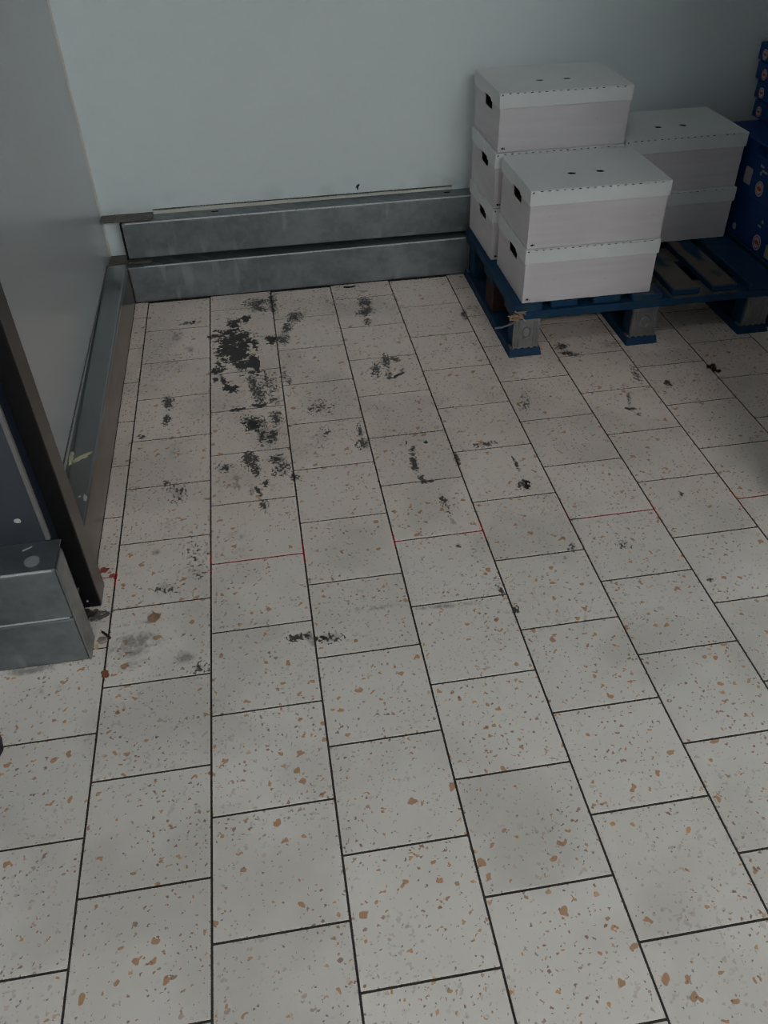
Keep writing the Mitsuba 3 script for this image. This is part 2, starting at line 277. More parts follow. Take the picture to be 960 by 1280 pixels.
mat('bolt_cap', srgb(138, 142, 146), 0.5)
mat('ceiling', srgb(150, 152, 152), 0.7)
mat('lamp_body', srgb(220, 220, 220), 0.5)
mat('shoe', srgb(24, 23, 26), 0.5)


# ---------------------------------------------------------------- helpers
def add(key, mesh, m, smooth=False, to_world=None, **more):
    d = mesh if isinstance(mesh, dict) else mikit.ply(mesh, 'mat_' + m, smooth)
    d = dict(d)
    if m:
        d['bsdf'] = {'type': 'ref', 'id': 'mat_' + m}
    if to_world is not None:
        d['to_world'] = to_world
    d.update(more)
    k, i = key, 0
    while k in scene:
        i += 1
        k = f'{key}_{i:03d}'
    scene[k] = d
    return k


def lab(key, label=None, category=None, group=None, kind=None):
    e = labels.setdefault(key, {})
    for a, v in (('label', label), ('category', category), ('group', group), ('kind', kind)):
        if v:
            e[a] = v


def struct(key, mesh, m, smooth=False, label=None):
    k = add(key, mesh, m, smooth)
    lab(k, label, None, None, 'structure')
    return k


def cbox(x0, x1, y0, y1, z0, z1, c=0.0):
    if c <= 0:
        b = trimesh.creation.box((x1 - x0, y1 - y0, z1 - z0))
        b.apply_translation(((x0 + x1) / 2, (y0 + y1) / 2, (z0 + z1) / 2))
        return b
    pts = []
    for sx in (0, 1):
        for sy in (0, 1):
            for sz in (0, 1):
                X, Y, Z = (x0, x1)[sx], (y0, y1)[sy], (z0, z1)[sz]
                ix, iy, iz = (c, -c)[sx], (c, -c)[sy], (c, -c)[sz]
                pts += [(X + ix, Y + iy, Z), (X + ix, Y, Z + iz), (X, Y + iy, Z + iz)]
    return trimesh.Trimesh(np.array(pts)).convex_hull


def cat(*ms):
    return trimesh.util.concatenate(list(ms))


def man(mesh):
    return m3.Manifold(m3.Mesh(np.asarray(mesh.vertices, np.float32), np.asarray(mesh.faces, np.uint32)))


def unman(M):
    m = M.to_mesh()
    return trimesh.Trimesh(m.vert_properties[:, :3], m.tri_verts, process=False)


def prism(poly, axis, a0, a1):
    """A polygon extruded along x, y or z; poly in (y,z), (x,z) or (x,y)."""
    g = trimesh.creation.extrude_polygon(poly, a1 - a0, engine='earcut')
    v = g.vertices.copy()
    if axis == 'x':
        g.vertices = np.c_[v[:, 2] + a0, v[:, 0], v[:, 1]]
    elif axis == 'y':
        g.vertices = np.c_[v[:, 0], v[:, 2] + a0, v[:, 1]]
    else:
        g.vertices = np.c_[v[:, 0], v[:, 1], v[:, 2] + a0]
    g.fix_normals()
    return g


def stadium(w, h, n=8):
    r = min(w, h) / 2
    from shapely.geometry import LineString
    if w >= h:
        return LineString([(-w / 2 + r, 0), (w / 2 - r, 0)]).buffer(r, quad_segs=n) if w > h else Polygon(LineString([(-1e-5, 0), (1e-5, 0)]).buffer(r, quad_segs=n))
    return LineString([(0, -h / 2 + r), (0, h / 2 - r)]).buffer(r, quad_segs=n)


def blob(seed, rx, ry, rz, n=2, rough=0.35, f=60.0):
    s = trimesh.creation.icosphere(subdivisions=n)
    v = s.vertices * (1 + rough * (meshkit.fbm(s.vertices * 2.3 + seed, 3, seed)[:, None] - 0.5) * 2)
    s.vertices = v * [rx, ry, rz]
    s.apply_translation((0, 0, -s.vertices[:, 2].min()))
    return s


def put(mesh, x, y, z=0.0, rz=0.0):
    m = mesh.copy()
    c, s = math.cos(rz), math.sin(rz)
    m.vertices = m.vertices @ np.array([[c, s, 0], [-s, c, 0], [0, 0, 1]]) + [x, y, z]
    return m


# ---------------------------------------------------------------- floor: slab with joints, and its tiles
struct('floor', cbox(-2.6, 3.1, -5.6, 0.2, -0.12, -0.0012), 'grout', label='dark grout bed between the floor tiles, red along one line of joints')
PITCH_Y, JOINT, CH = 0.19773, 0.0036, 0.0006
keep_off = sbox(-4, -0.2445, 9, 9) if False else Polygon([(-4, -1.514), (-0.2445, -1.514), (-0.2445, -1.3765), (-4, -1.3765)]).union(sbox(-4, -1.38, -0.30, 0.5))
jamb_zone = sbox(-0.26, -1.37, -0.2215, -1.3125).union(sbox(-0.5, -1.3125, -0.2425, 0.5))


def tile_mesh(x0, x1, y0, y1, top):
    b = cbox(x0, x1, y0, y1, -0.006, top)
    lo = np.array([[x0, y0, -0.006], [x1, y0, -0.006], [x1, y1, -0.006], [x0, y1, -0.006]])
    mid = lo.copy(); mid[:, 2] = top - CH
    tp = np.array([[x0 + CH, y0 + CH, top], [x1 - CH, y0 + CH, top], [x1 - CH, y1 - CH, top], [x0 + CH, y1 - CH, top]])
    v, f = np.vstack([lo, mid, tp]), [[8, 9, 10], [8, 10, 11], [0, 2, 1], [0, 3, 2]]
    for a in (0, 4):
        for i in range(4):
            j = (i + 1) % 4
            f += [[a + i, a + j, a + 4 + j], [a + i, a + 4 + j, a + 4 + i]]
    return trimesh.Trimesh(v, f, process=False)


seen, rest = [], []
for col in range(-12, 15):
    off = -0.2049 if col % 2 else -0.1062
    for k in range(-2, 24):
        y1 = off - (k - 1) * PITCH_Y
        y0 = y1 - PITCH_Y
        a0, a1 = col * 0.2 + JOINT / 2, col * 0.2 + 0.2 - JOINT / 2
        b0, b1 = y0 + JOINT / 2, min(y1 - JOINT / 2, -0.0002)
        if b1 - b0 < 0.01:
            continue
        P = sbox(a0, b0, a1, b1)
        Q = P.difference(keep_off).difference(jamb_zone)
        parts = [g for g in getattr(Q, 'geoms', [Q]) if g.area > 4e-5]
        for g in parts:
            top = rnd.uniform(-0.0003, 0.0)
            if g.area > 0.999 * P.area:
                me = tile_mesh(a0, a1, b0, b1, top)
            elif abs(g.area - g.minimum_rotated_rectangle.area) < 1e-7:
                u0, w0, u1, w1 = g.bounds
                me = tile_mesh(u0, u1, w0, w1, top)
            else:
                me = prism(g, 'z', -0.006, top)
            u0, w0, u1, w1 = g.bounds
            on = any(visible(px, py) for px in np.linspace(u0, u1, 3) for py in np.linspace(w0, w1, 3))
            (seen if on else rest).append(me)
for me in seen[:300]:
    add('floor__tile', me, 'tile')
add('floor__tile_field', cat(*(rest + seen[300:])), 'tile')
lab('floor__tile_field', kind='stuff')

# ---------------------------------------------------------------- room shell
WY, WX, CZ = 0.097, -0.304, 2.7
struct('wall_back', cbox(-0.5, 3.1, WY, WY + 0.1, -0.02, CZ), 'wall', label='pale blue-white smooth panel wall behind the boxes and galvanised rails')
struct('wall_left', cbox(WX - 0.08, WX, -1.311, WY, -0.02, CZ), 'wall_gloss', label='grey glossy panel wall on the left above the low metal rail')
struct('wall_right', cbox(3.0, 3.1, -5.6, WY, -0.02, CZ), 'panel_dark')
struct('wall_front', cbox(-2.6, 3.1, -5.7, -5.6, -0.02, CZ), 'wall')
struct('wall_corridor', cbox(-2.7, -2.6, -5.7, -1.40, -0.02, CZ), 'wall')
struct('ceiling', cbox(-2.7, 3.1, -5.7, WY + 0.1, CZ, CZ + 0.1), 'ceiling')
# the partition with the opening that the camera looks through
struct('wall_partition', cbox(-2.6, -0.2548, -1.435, -1.378, 0.0, 2.66), 'panel_dark', label='dark grey wall panel end above the galvanised kick rail at the left edge')
add('wall_partition__edge_trim', cbox(-0.2548, -0.2468, -1.439, -1.4300, 0.2445, 2.66, 0.001), 'trim_light')
lab('wall_partition__edge_trim', 'lighter edge strip of the panel')
add('wall_partition__side_face', cbox(-0.2547, -0.2530, -1.4295, -1.380, 0.002, 2.66), 'navy')
lab('wall_partition__side_face', 'dark navy side of the panel')
add('wall_partition__scuff', put(blob(3, 0.006, 0.0006, 0.005, 2, 0.25), -0.290, -1.4353, 0.288), 'white_scuff')
struct('wall_partition_right', cbox(1.275, 3.0, -1.46, -1.40, 0.0, 2.66), 'wall')
struct('wall_partition_head', cbox(-0.2215, 1.275, -1.46, -1.40, 2.25, 2.66), 'wall')
struct('trim_1', cbox(WX, -0.2215, -1.370, -1.312, 0.0, 2.66, 0.0015), 'brown_metal', label='brown-grey metal door jamb rising beside the black seal')
add('trim_1__seal', cbox(-0.2565, -0.2218, -1.3765, -1.3702, 0.001, 2.66, 0.001), 'black_rubber')
lab('trim_1__seal', 'black rubber seal strip')
add('trim_1__screw', put(blob(5, 0.0022, 0.0012, 0.0022, 2, 0.05), -0.2445, -1.3772, 0.018), 'zinc_bright', True)
# corner bead between the left wall and the back wall
struct('trim_2', prism(Polygon([(WX, WY), (WX + 0.005, WY), (WX + 0.004, WY - 0.003), (WX + 0.001, WY - 0.004), (WX, WY - 0.005)]), 'z', 0.126, CZ), 'seal_white', label='thin pale sealing bead in the corner of the two walls')
# torn white sealing strip along the top of the upper rail
pts_top = [(-0.139 + i * 0.0486, 0.2640 - 0.004 * (0.5 - meshkit.noise(np.array([[i * 0.7, 2.0, 1.0]]), 4)[0])) for i in range(21)]
strip = Polygon([(-0.139, 0.2525)] + [(0.834, 0.2565)] + pts_top[::-1])
struct('trim_3', prism(strip, 'y', WY - 0.004, WY), 'seal_white', label='ragged off-white sealing strip on the wall along the upper rail')
add('trim_3__shadow_line', prism(Polygon([(-0.139, 0.2640), (0.834, 0.2650), (0.834, 0.2685), (-0.139, 0.2675)]), 'y', WY - 0.0025, WY), 'ledge')  # grey-brown shadow above the strip, built as a thin dark bar
lab('trim_3__shadow_line', 'grey shadow line modelled above the strip')


# ---------------------------------------------------------------- galvanised bumper rails
def channel(depth, height, t=0.003, r=0.005, lip=0.022, step=0.0):
    """Cross-section (d, z): front at d=0, open at the back; rounded top and bottom front edges."""
    arc = lambda cx, cz, a0, a1: [(cx + r * math.cos(a), cz + r * math.sin(a)) for a in np.linspace(math.radians(a0), math.radians(a1), 5)]
    out = [(depth, height)] + arc(r, height - r, 90, 180) + arc(r, r, 180, 270) + [(lip, 0.0), (lip, t), (t + 0.002, t), (t, t + 0.002), (t, height - t - 0.002), (t + 0.002, height - t), (depth, height - t)]
    return Polygon(out)


def shear(m, k, x0):
    m.vertices = m.vertices + np.c_[np.zeros(len(m.vertices)), np.zeros(len(m.vertices)), k * (m.vertices[:, 0] - x0) * (m.vertices[:, 2] > 0.03)]
    return m


XR = 1.665
low = channel(WY, 0.1225)
g = prism(low, 'x', -0.2385, XR)
k1 = add('bumper_rail', shear(g, 0.0040, -0.2385), 'zinc', 35)
lab(k1, 'lower galvanised bumper rail along the back wall, standing on the tiles', 'bumper rail')
add(k1 + '__worn_edge', shear(cbox(-0.19, 0.86, -0.0006, 0.0022, 0.1194, 0.1229), 0.0040, -0.2385), 'zinc_bright')
lab(k1 + '__worn_edge', 'bright worn top edge')
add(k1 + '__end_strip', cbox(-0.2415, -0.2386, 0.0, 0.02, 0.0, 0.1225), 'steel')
lab(k1 + '__end_strip', 'light steel end strip')
ledge = prism(Polygon([(WX + 0.001, -0.004), (-0.242, -0.003), (-0.242, 0.030), (-0.168, 0.030), (-0.166, 0.062), (-0.20, 0.080), (-0.2, WY - 0.001), (WX + 0.001, WY - 0.001)]), 'z', 0.1228, 0.1268)
add(k1 + '__corner_plate', ledge, 'ledge')
lab(k1 + '__corner_plate', 'grime covered corner plate')

up = channel(WY - 0.03, 0.115)
g = prism(up, 'x', -0.2345, XR)
g.apply_translation((0, 0.03, 0.1375))
g.vertices = g.vertices + np.c_[np.zeros(len(g.vertices)), np.zeros(len(g.vertices)), (g.vertices[:, 0] + 0.2345) * np.where(g.vertices[:, 2] < 0.19, -0.0025, 0.002)]
k2 = add('bumper_rail', g, 'zinc', 35)
lab(k2, 'upper galvanised bumper rail along the back wall, above the dark gap', 'bumper rail')
e = cbox(-0.225, 0.89, 0.0294, 0.0322, 0.2497, 0.2531)
e.vertices = e.vertices + np.c_[np.zeros((len(e.vertices), 2)), (e.vertices[:, 0] + 0.2345) * 0.002]
add(k2 + '__worn_edge', e, 'zinc_bright')
lab(k2 + '__worn_edge', 'bright worn top edge')
add(k2 + '__black_end', cbox(-0.2415, -0.2348, 0.031, WY - 0.001, 0.136, 0.2515), 'black_rubber')  # plain black strip against the left end of the upper rail
lab(k2 + '__black_end', 'black strip at the rail end')
add(k2 + '__corner_plate', prism(Polygon([(WX + 0.003, 0.046), (-0.15, 0.040), (-0.139, 0.05), (-0.139, WY - 0.0005), (WX + 0.003, WY - 0.0005)]), 'z', 0.2532, 0.2592), 'ledge')
lab(k2 + '__corner_plate', 'dark grey sealing plate at the corner')
for sx in (0.055, 0.813):
    s = prism(stadium(0.022, 0.009), 'z', 0, 0.0007)
    add(k2 + '__slot', put(s, sx, 0.072, 0.2526 + 0.002 * (sx + 0.2345)), 'ink')
    
# left rail: wall side x=WX, face x=-0.242, falls slightly towards the camera
lf = channel(-WX - 0.2425, 0.1345)
g = prism(lf, 'y', -1.3115, -0.0005)
g.vertices = g.vertices * [-1, 1, 1] + [-0.2425, 0, 0]
g.invert()
g.vertices = g.vertices + np.c_[np.zeros((len(g.vertices), 2)), 0.019 * g.vertices[:, 1] * (g.vertices[:, 2] > 0.06)]
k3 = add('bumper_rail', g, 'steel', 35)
lab(k3, 'smooth low steel rail along the left wall, mirroring the floor tiles', 'bumper rail')


def smear(pts, z0, slope=0.019, t=0.0008):
    m = prism(Polygon(pts).buffer(0), 'z', 0, t)
    m.vertices = m.vertices + np.c_[np.zeros((len(m.vertices), 2)), z0 + slope * m.vertices[:, 1]]
    return m


def ragged(cx, cy, rx, ry, rot, seed, n=22, amp=0.35):
    r = np.random.RandomState(seed)
    a = np.linspace(0, 2 * np.pi, n, endpoint=False)
    k = 1 + amp * (r.rand(n) - 0.5)
    x, y = rx * k * np.cos(a), ry * k * np.sin(a)
    c, s = math.cos(rot), math.sin(rot)
    return np.c_[cx + c * x - s * y, cy + s * x + c * y]


add(k3 + '__glue_smear', smear(ragged(-0.274, -1.008, 0.023, 0.0085, 0.75, 1, 26, 0.8), 0.1347), 'dried_glue')
lab(k3 + '__glue_smear', 'dried cream glue smear')
add(k3 + '__glue_smear', smear(ragged(-0.2965, -1.005, 0.006, 0.026, 0.0, 2, 22, 0.7), 0.1347), 'dried_glue')
lab(k3 + '__glue_smear_001', 'dried cream glue against the wall')
add(k3 + '__scuff', smear(ragged(-0.250, -1.158, 0.0045, 0.011, 0.1, 3, 14, 0.7), 0.1347), 'white_scuff')
lab(k3 + '__scuff', 'chipped white scuff')
add(k3 + '__scuff', smear(ragged(-0.262, -1.150, 0.003, 0.003, 0.1, 5, 10, 0.6), 0.1347), 'white_scuff')
add(k3 + '__wall_joint', prism(Polygon([(WX, 0.1345), (WX + 0.003, 0.1345), (WX + 0.001, 0.136), (WX, 0.137)]), 'y', -1.3115, -0.001), 'ledge')
v_ = None
lab(k3 + '__wall_joint', 'grubby sealing joint along the wall')

# kick rail of the stub wall at the left edge: two stacked beams and an end cap
k4 = 'kick_rail'
lab(k4, 'two-tier galvanised kick rail at the left edge, in front of the dark wall panel', 'bumper rail')
def beam(z0, h, y0):
    b = prism(channel(-1.4355 - y0, h, lip=0.02, r=0.006), 'x', -2.5, -0.2305)
    b.apply_translation((0, y0, z0))
    return b
add(k4 + '__lower_beam', beam(0.0, 0.1165, -1.5170), 'zinc', 35)
add(k4 + '__upper_beam', beam(0.1195, 0.1215, -1.5170), 'zinc', 35)
add(k4 + '__worn_edge', cbox(-0.6, -0.236, -1.5176, -1.5152, 0.1200, 0.1230), 'zinc_bright')
lab(k4 + '__worn_edge', 'bright worn lower edge of the upper beam')
add(k4 + '__worn_edge', cbox(-0.6, -0.236, -1.5166, -1.5140, 0.2384, 0.2416), 'zinc_bright')
lab(k4 + '__worn_edge_001', 'bright worn top edge of the upper beam')
add(k4 + '__end_cap', cbox(-0.2300, -0.2255, -1.5172, -1.4597, 0.0, 0.2415, 0.0016), 'foot_metal', False)
lab(k4 + '__end_cap', 'flat steel end cap')
add(k4 + '__bolt_cap', put(prism(stadium(0.026, 0.026), 'z', 0, 0.0025), -0.272, -1.488, 0.2412), 'bolt_cap')
lab(k4 + '__bolt_cap', 'pale round cap on top')

# ---------------------------------------------------------------- blue display pallet with steel feet
PX, PY0, PD = 0.860, -0.578, 0.574


def build_pallet():
    L = []                                                        # (part, sub, mesh, material, smooth)
    for i, x0 in enumerate((0.0, 0.3545, 0.7035)):
        sk = cbox(x0, x0 + 0.097, 0, PD, 0.0, 0.021)
        v = sk.vertices
        top = v[:, 2] > 0.01
        v[top & (v[:, 1] < 0.1), 1] += 0.008
        v[top & (v[:, 1] > 0.4), 1] -= 0.008
        v[top & (v[:, 0] < x0 + 0.05), 0] += 0.004
        v[top & (v[:, 0] > x0 + 0.05), 0] -= 0.004
        L.append(('runner', '', sk, 'pallet', False))
        L.append(('block', '', cbox(x0 + 0.012, x0 + 0.085, 0.245, 0.330, 0.0212, 0.1155, 0.002), 'block', False))
        for ya, yb in ((0.0108, 0.078), (PD - 0.078, PD - 0.0108)):
            L.append(('block', '', cbox(x0 + 0.015, x0 + 0.082, ya, yb, 0.0212, 0.1155, 0.002), 'pallet', False))
    bars = []
    for y0 in (0.002, 0.236, 0.47):
        bars.append(('stringer', '', cbox(0.004, 0.797, y0, y0 + 0.100, 0.1157, 0.1390, 0.0022), 'pallet', False))
    L += bars
    boards = [(0.000, 0.086, 0.0), (0.113, 0.192, 0.012), (0.236, 0.318, 0.010), (0.350, 0.438, 0.0), (0.475, 0.556, 0.012), (0.595, 0.672, 0.014), (0.703, 0.800, 0.0)]
    for a, b, s in boards:
        L.append(('deck_board', '', cbox(a, b, s, PD - s, 0.1392, 0.1600, 0.003), 'pallet', False))
    return L


def steel_foot():
    """Front plate at y=0 looking to -y, feet 75 mm wide, with side flanges, ribs, scalloped rims and a stamped oval."""
    w, z0, z1 = 0.0375, 0.0212, 0.1155
    n = 9
    top = [(-w + 2 * w * i / (8 * n) , z1 - 0.0022 * (0.5 - 0.5 * math.cos(2 * math.pi * i / n * 0.5))) for i in range(8 * n + 1)]
    bot = [(x, z0 + 0.004 * (0.5 - 0.5 * math.cos(2 * math.pi * i / n * 0.5))) for i, (x, _) in enumerate(top)]
    plate = prism(Polygon(bot + top[::-1]), 'y', 0.0, 0.0022)
    ribs = []
    for rx in (-0.0315, -0.0225, 0.0225, 0.0315):
        h = trimesh.creation.cylinder(0.0030, z1 - z0 - 0.016, sections=10)
        h.apply_translation((rx, 0.0004, (z0 + z1) / 2))
        ribs.append(h)
    ring = trimesh.creation.torus(0.0135, 0.0036, 28, 8)
    ring.vertices = np.c_[ring.vertices[:, 0] * 0.92, ring.vertices[:, 2] * 0.9 + 0.0002, ring.vertices[:, 1] * 1.2 + 0.070]
    ring.invert() if ring.volume < 0 else None
    fl = (cbox(-w, -w + 0.002, 0.0, 0.010, z0, z1), cbox(w - 0.002, w, 0.0, 0.010, z0, z1))
    tb = (cbox(-w - 0.006, -w + 0.002, 0.004, 0.03, z0, z0 + 0.0025), cbox(w - 0.002, w + 0.006, 0.004, 0.03, z0, z0 + 0.0025))
    bolt = trimesh.creation.icosphere(2, 0.0034)
    bolt.apply_translation((-w - 0.003, 0.008, z0 + 0.004))
    return [('plate', unman(man(plate) + man(ribs[0]) + man(ribs[1]) + man(ribs[2]) + man(ribs[3]))), ('emblem', ring), ('flange', fl[0]), ('flange', fl[1]), ('tab', tb[0]), ('tab', tb[1]), ('bolt', bolt)]


foot = [(nm, mikit.ply(m, 'mat_foot_metal', 30)) for nm, m in steel_foot()]
pal = [(nm, mikit.ply(m, 'mat_' + mm, s), mm) for nm, _, m, mm, s in build_pallet()]


def place_pallet(key, x, y, label):
    lab(key, label, 'pallet')
    W = T().translate([x, y, 0])
    for nm, d, mm in pal:
        add(f'{key}__{nm}', d, mm, to_world=W)
    for i, fx in enumerate((0.0485, 0.403, 0.752)):
        for back in (0, 1):
            k = f'{key}__steel_foot_{2 * i + back + 1:03d}'
            tw = W @ T().translate([fx, 0.008 if not back else PD - 0.008, 0])
            if back:
                tw = tw @ T().rotate([0, 0, 1], 180)
            for nm, d in foot:
                add(f'{k}__{nm}', d, 'foot_metal', to_world=tw)
            lab(k, 'galvanised steel foot')


place_pallet('pallet', PX, PY0, 'worn blue wooden pallet with steel feet, carrying the white boxes')
place_pallet('pallet_001', 1.676, PY0, 'blue pallet at the right edge under the blue cartons')
# splintered corner and the loose strip hanging there
sp = []
rs = np.random.RandomState(3)
for i in range(26):
    b = cbox(-0.0020, 0.0020, -0.012 - 0.014 * rs.rand(), 0.006, -0.0012, 0.0012)
    v = b.vertices
    v[v[:, 1] < 0, 0] *= 0.3
    b.apply_transform(trimesh.transformations.rotation_matrix(rs.uniform(-1.0, 1.0), (0, 0, 1)))
    b.apply_transform(trimesh.transformations.rotation_matrix(rs.uniform(-0.9, 0.3), (1, 0, 0)))
    b.apply_translation((PX - 0.004 + 0.032 * rs.rand(), PY0 - 0.001, 0.120 + 0.026 * rs.rand()))
    sp.append(b)
add('pallet__splinter', cat(*sp), 'raw_wood')
lab('pallet__splinter', 'pale splintered wood at the broken corner', kind='stuff')
def ribbon(pts, w, t):
    pts = np.array(pts, float)
    out = []
    for a, b in zip(pts[:-1], pts[1:]):
        d = (b - a) / np.linalg.norm(b - a)
        s = np.cross(d, [0, 0, 1.0]); s /= np.linalg.norm(s)
        nn = np.cross(s, d)
        c = [p + i * s * w / 2 + j * nn * t / 2 for p in (a, b) for i in (-1, 1) for j in (-1, 1)]
        out.append(trimesh.Trimesh(np.array(c)).convex_hull)
    return cat(*out)
add('pallet__torn_strap', ribbon([(0.870, -0.583, 0.118), (0.853, -0.580, 0.108), (0.833, -0.572, 0.098), (0.815, -0.566, 0.094)], 0.010, 0.0008), 'grey_strap')
lab('pallet__torn_strap', 'torn grey strip sticking out at the corner')

# ---------------------------------------------------------------- white cardboard boxes
BW, BD, BH, LH, TH = 0.374, 0.270, 0.1555, 0.040, 0.003


def box_parts():
    hw, hd = BW / 2, BD / 2
    zl = BH - TH
    body = man(cbox(-hw, hw, -hd, hd, 0, zl - 0.0005, 0.0008)) - man(cbox(-hw + TH, hw - TH, -hd + TH, hd - TH, TH, 1))
    hole = prism(sbox(-0.030, -0.007, 0.030, 0.007).buffer(0.009, quad_segs=4), 'x', -1, 1)
    hole.apply_translation((0, -0.014, BH - 0.0485))
    body = body - man(cbox(-hw + 0.004, hw - 0.004, -hd - 1, -hd + TH + 0.001, BH - 0.018, 1)) - man(cbox(-hw - 1, -hw + TH + 0.001, -hd + 0.004, hd - 0.004, BH - 0.018, 1))
    body = body - man(hole)
    e = 0.0035                                                     # the lid stands out this far
    lid = man(cbox(-hw - e, hw + e, -hd - e, hd + e, BH - LH, BH, 0.0009)) - man(cbox(-hw - 0.0006, hw + 0.0006, -hd - 0.0006, hd + 0.0006, 0, zl))
    lid = lid - man(hole)
    for sx in (-0.046, 0.034):
        f = prism(stadium(0.0235, 0.0235, 8), 'z', 0, 1)
        f.apply_translation((sx, -0.028, 0))
        lid = lid - man(f)
    cuts = []
    x = -hw + 0.022
    while x < hw - 0.012:
        cuts.append(cbox(x, x + 0.0080, -hd - e - 0.01, -hd + 0.0052, BH - 0.0046, BH - 0.0016))
        x += 0.0203
    y = -hd + 0.018
    while y < hd - 0.012:
        cuts.append(cbox(-hw - e - 0.01, -hw + 0.0052, y, y + 0.0070, BH - 0.0046, BH - 0.0018))
        y += 0.0203
    for c in cuts:
        lid = lid - man(c)
    marks = cat(cbox(-hw + 0.010, -hw + 0.0165, -hd - 0.0003, -hd + 0.001, 0.008, 0.0135), cbox(-hw + 0.018, -hw + 0.0205, -hd - 0.0003, -hd + 0.001, 0.008, 0.0125))
    spot = cbox(-hw + 0.002, -hw + 0.0065, -hd - e - 0.0003, -hd - e + 0.001, BH - 0.007, BH - 0.0035)
    q = TH + 0.0007
    shade_liner = unman(man(cbox(-hw + TH + 0.0001, hw - TH - 0.0001, -hd + TH + 0.0001, hd - TH - 0.0001, TH + 0.0002, BH - 0.020)) - man(cbox(-hw + q, hw - q, -hd + q, hd - q, q, 1)) - man(hole))  # added dark lining, keeps hand holes and slits looking shaded
    filler = cbox(-hw + 0.010, hw - 0.010, -hd + 0.010, hd - 0.010, 0.004, BH - 0.075, 0.003)  # added dark block, unseen itself, darkens the view through the lid holes
    return [('shade_liner', '', shade_liner, 'inner_shade'), ('shade_filler', '', filler, 'inner_shade'), ('body', '', unman(body), 'box_body'), ('body', '__print_mark', marks, 'ink'), ('lid', '', unman(lid), 'box_lid'), ('lid', '__print_mark', spot, 'ink')]


boxp = [(a, b, mikit.ply(m, 'mat_' + mm, False), mm) for a, b, m, mm in box_parts()]
STEP = 0.1572
BOXES = [  # stack, level, centre x, centre y, turn, label
    (1.0635, -0.127, 0, 0.4, 'white lidded cardboard box at the bottom of the back left stack of three'),
    (1.0620, -0.126, 1, 0.0, 'white lidded cardboard box in the middle of the back left stack of three'),
    (1.0645, -0.124, 2, 0.2, 'white lidded cardboard box on top of the back left stack of three'),
    (1.0760, -0.4275, 0, 0.0, 'white lidded cardboard box at the bottom of the front stack of two'),
    (1.0750, -0.4285, 1, -0.1, 'white lidded cardboard box on top of the front stack of two, at the pallet corner'),
    (1.4560, -0.110, 0, 0.5, 'shaded white cardboard box at the bottom of the right stack, beside the blue cartons'),
    (1.4570, -0.100, 1, 0.3, 'shaded white cardboard box on top of the right stack, beside the blue cartons'),
]
for i, (x, y, lv, rz, text) in enumerate(BOXES):
    key = 'cardboard_box' if i == 0 else f'cardboard_box_{i:03d}'
    lab(key, text, 'box', 'white boxes on the blue pallet')
    W = T().translate([x, y, 0.1604 + lv * STEP]).rotate([0, 0, 1], rz)
    for a, b, d, mm in boxp:
        add(f'{key}__{a}{b}', d, mm, to_world=W)
    lab(f'{key}__lid', 'plain greenish white lid')
    lab(f'{key}__body', 'body printed with pale wood grain')

# ---------------------------------------------------------------- blue cartons at the right edge
BX = 1.6815


def carton(key, x0, x1, y0, y1, z0, z1, label, group=None, hole=None):
    lab(key, label, 'carton', group)
    M = man(cbox(x0, x1, y0, y1, z0, z1, 0.002))
    if hole:
        h = prism(stadium(0.07, 0.026, 6), 'x', x0 - 1, x0 + 0.02)
        h.apply_translation((0, hole[0], hole[1]))
        M = M - man(h)
    add(key + '__body', unman(M), 'blue_carton')


def disc(key, name, side, at, r, m, inner=None):
    """A printed round mark on the -x or -y side, at (a, z)."""
    def one(rr, t):
        d = prism(stadium(2 * rr, 2 * rr, 10), side, 0, t)
        return d
    plane = at[2]
    d = one(r, 0.0004)
    d.apply_translation((plane - 0.0004, at[0], at[1]) if side == 'x' else (at[0], plane - 0.0004, at[1]))
    k = add(f'{key}__{name}', d, m)
    if inner:
        from shapely.geometry import LineString
        glyph = [stadium(1.05 * r, 0.5 * r, 6)]
        ring = stadium(2 * r * 0.82, 2 * r * 0.82, 10).difference(stadium(2 * r * 0.70, 2 * r * 0.70, 10))
        for gq in (ring, glyph[0]):
            q = prism(gq, side, 0, 0.0004)
            q.apply_translation((plane - 0.0008, at[0], at[1]) if side == 'x' else (at[0], plane - 0.0008, at[1]))
            add(f'{k}__print', q, inner)
    return k


carton('carton', BX, 2.46, -0.62, -0.045, 0.1604, 0.2935, 'lower large blue carton at the right edge, standing on the pallet')
carton('carton_001', BX - 0.002, 2.46, -0.62, -0.047, 0.2945, 0.4480, 'upper large blue carton at the right edge, with a dark hand hole', hole=(-0.286, 0.4305))
def tag(key, y, z, w, h, m, name='label_print', dx=0.0):
    q = prism(stadium(w, h, 6) if min(w, h) < 0.02 else sbox(-w / 2, -h / 2, w / 2, h / 2).buffer(0.004, quad_segs=3), 'x', 0, 0.0004)
    q.apply_translation((BX - 0.0004 + dx, y, z))
    return add(f'{key}__{name}', q, m)
disc('carton_001', 'round_print', 'x', (-0.313, 0.331, BX - 0.002), 0.022, 'print_white', 'print_red')
tag('carton_001', -0.237, 0.346, 0.032, 0.040, 'print_white', dx=-0.002)
for (yy, zz, w, h) in ((-0.300, 0.392, 0.022, 0.007), (-0.318, 0.381, 0.03, 0.006), (-0.300, 0.372, 0.010, 0.012)):
    tag('carton_001', yy, zz, w, h, 'bolt_cap', 'lettering', -0.002)
disc('carton', 'round_print', 'x', (-0.370, 0.189, BX), 0.023, 'print_white', 'print_red')
disc('carton', 'round_print', 'x', (-0.229, 0.187, BX), 0.011, 'print_white')
tag('carton', -0.440, 0.186, 0.026, 0.030, 'print_green')
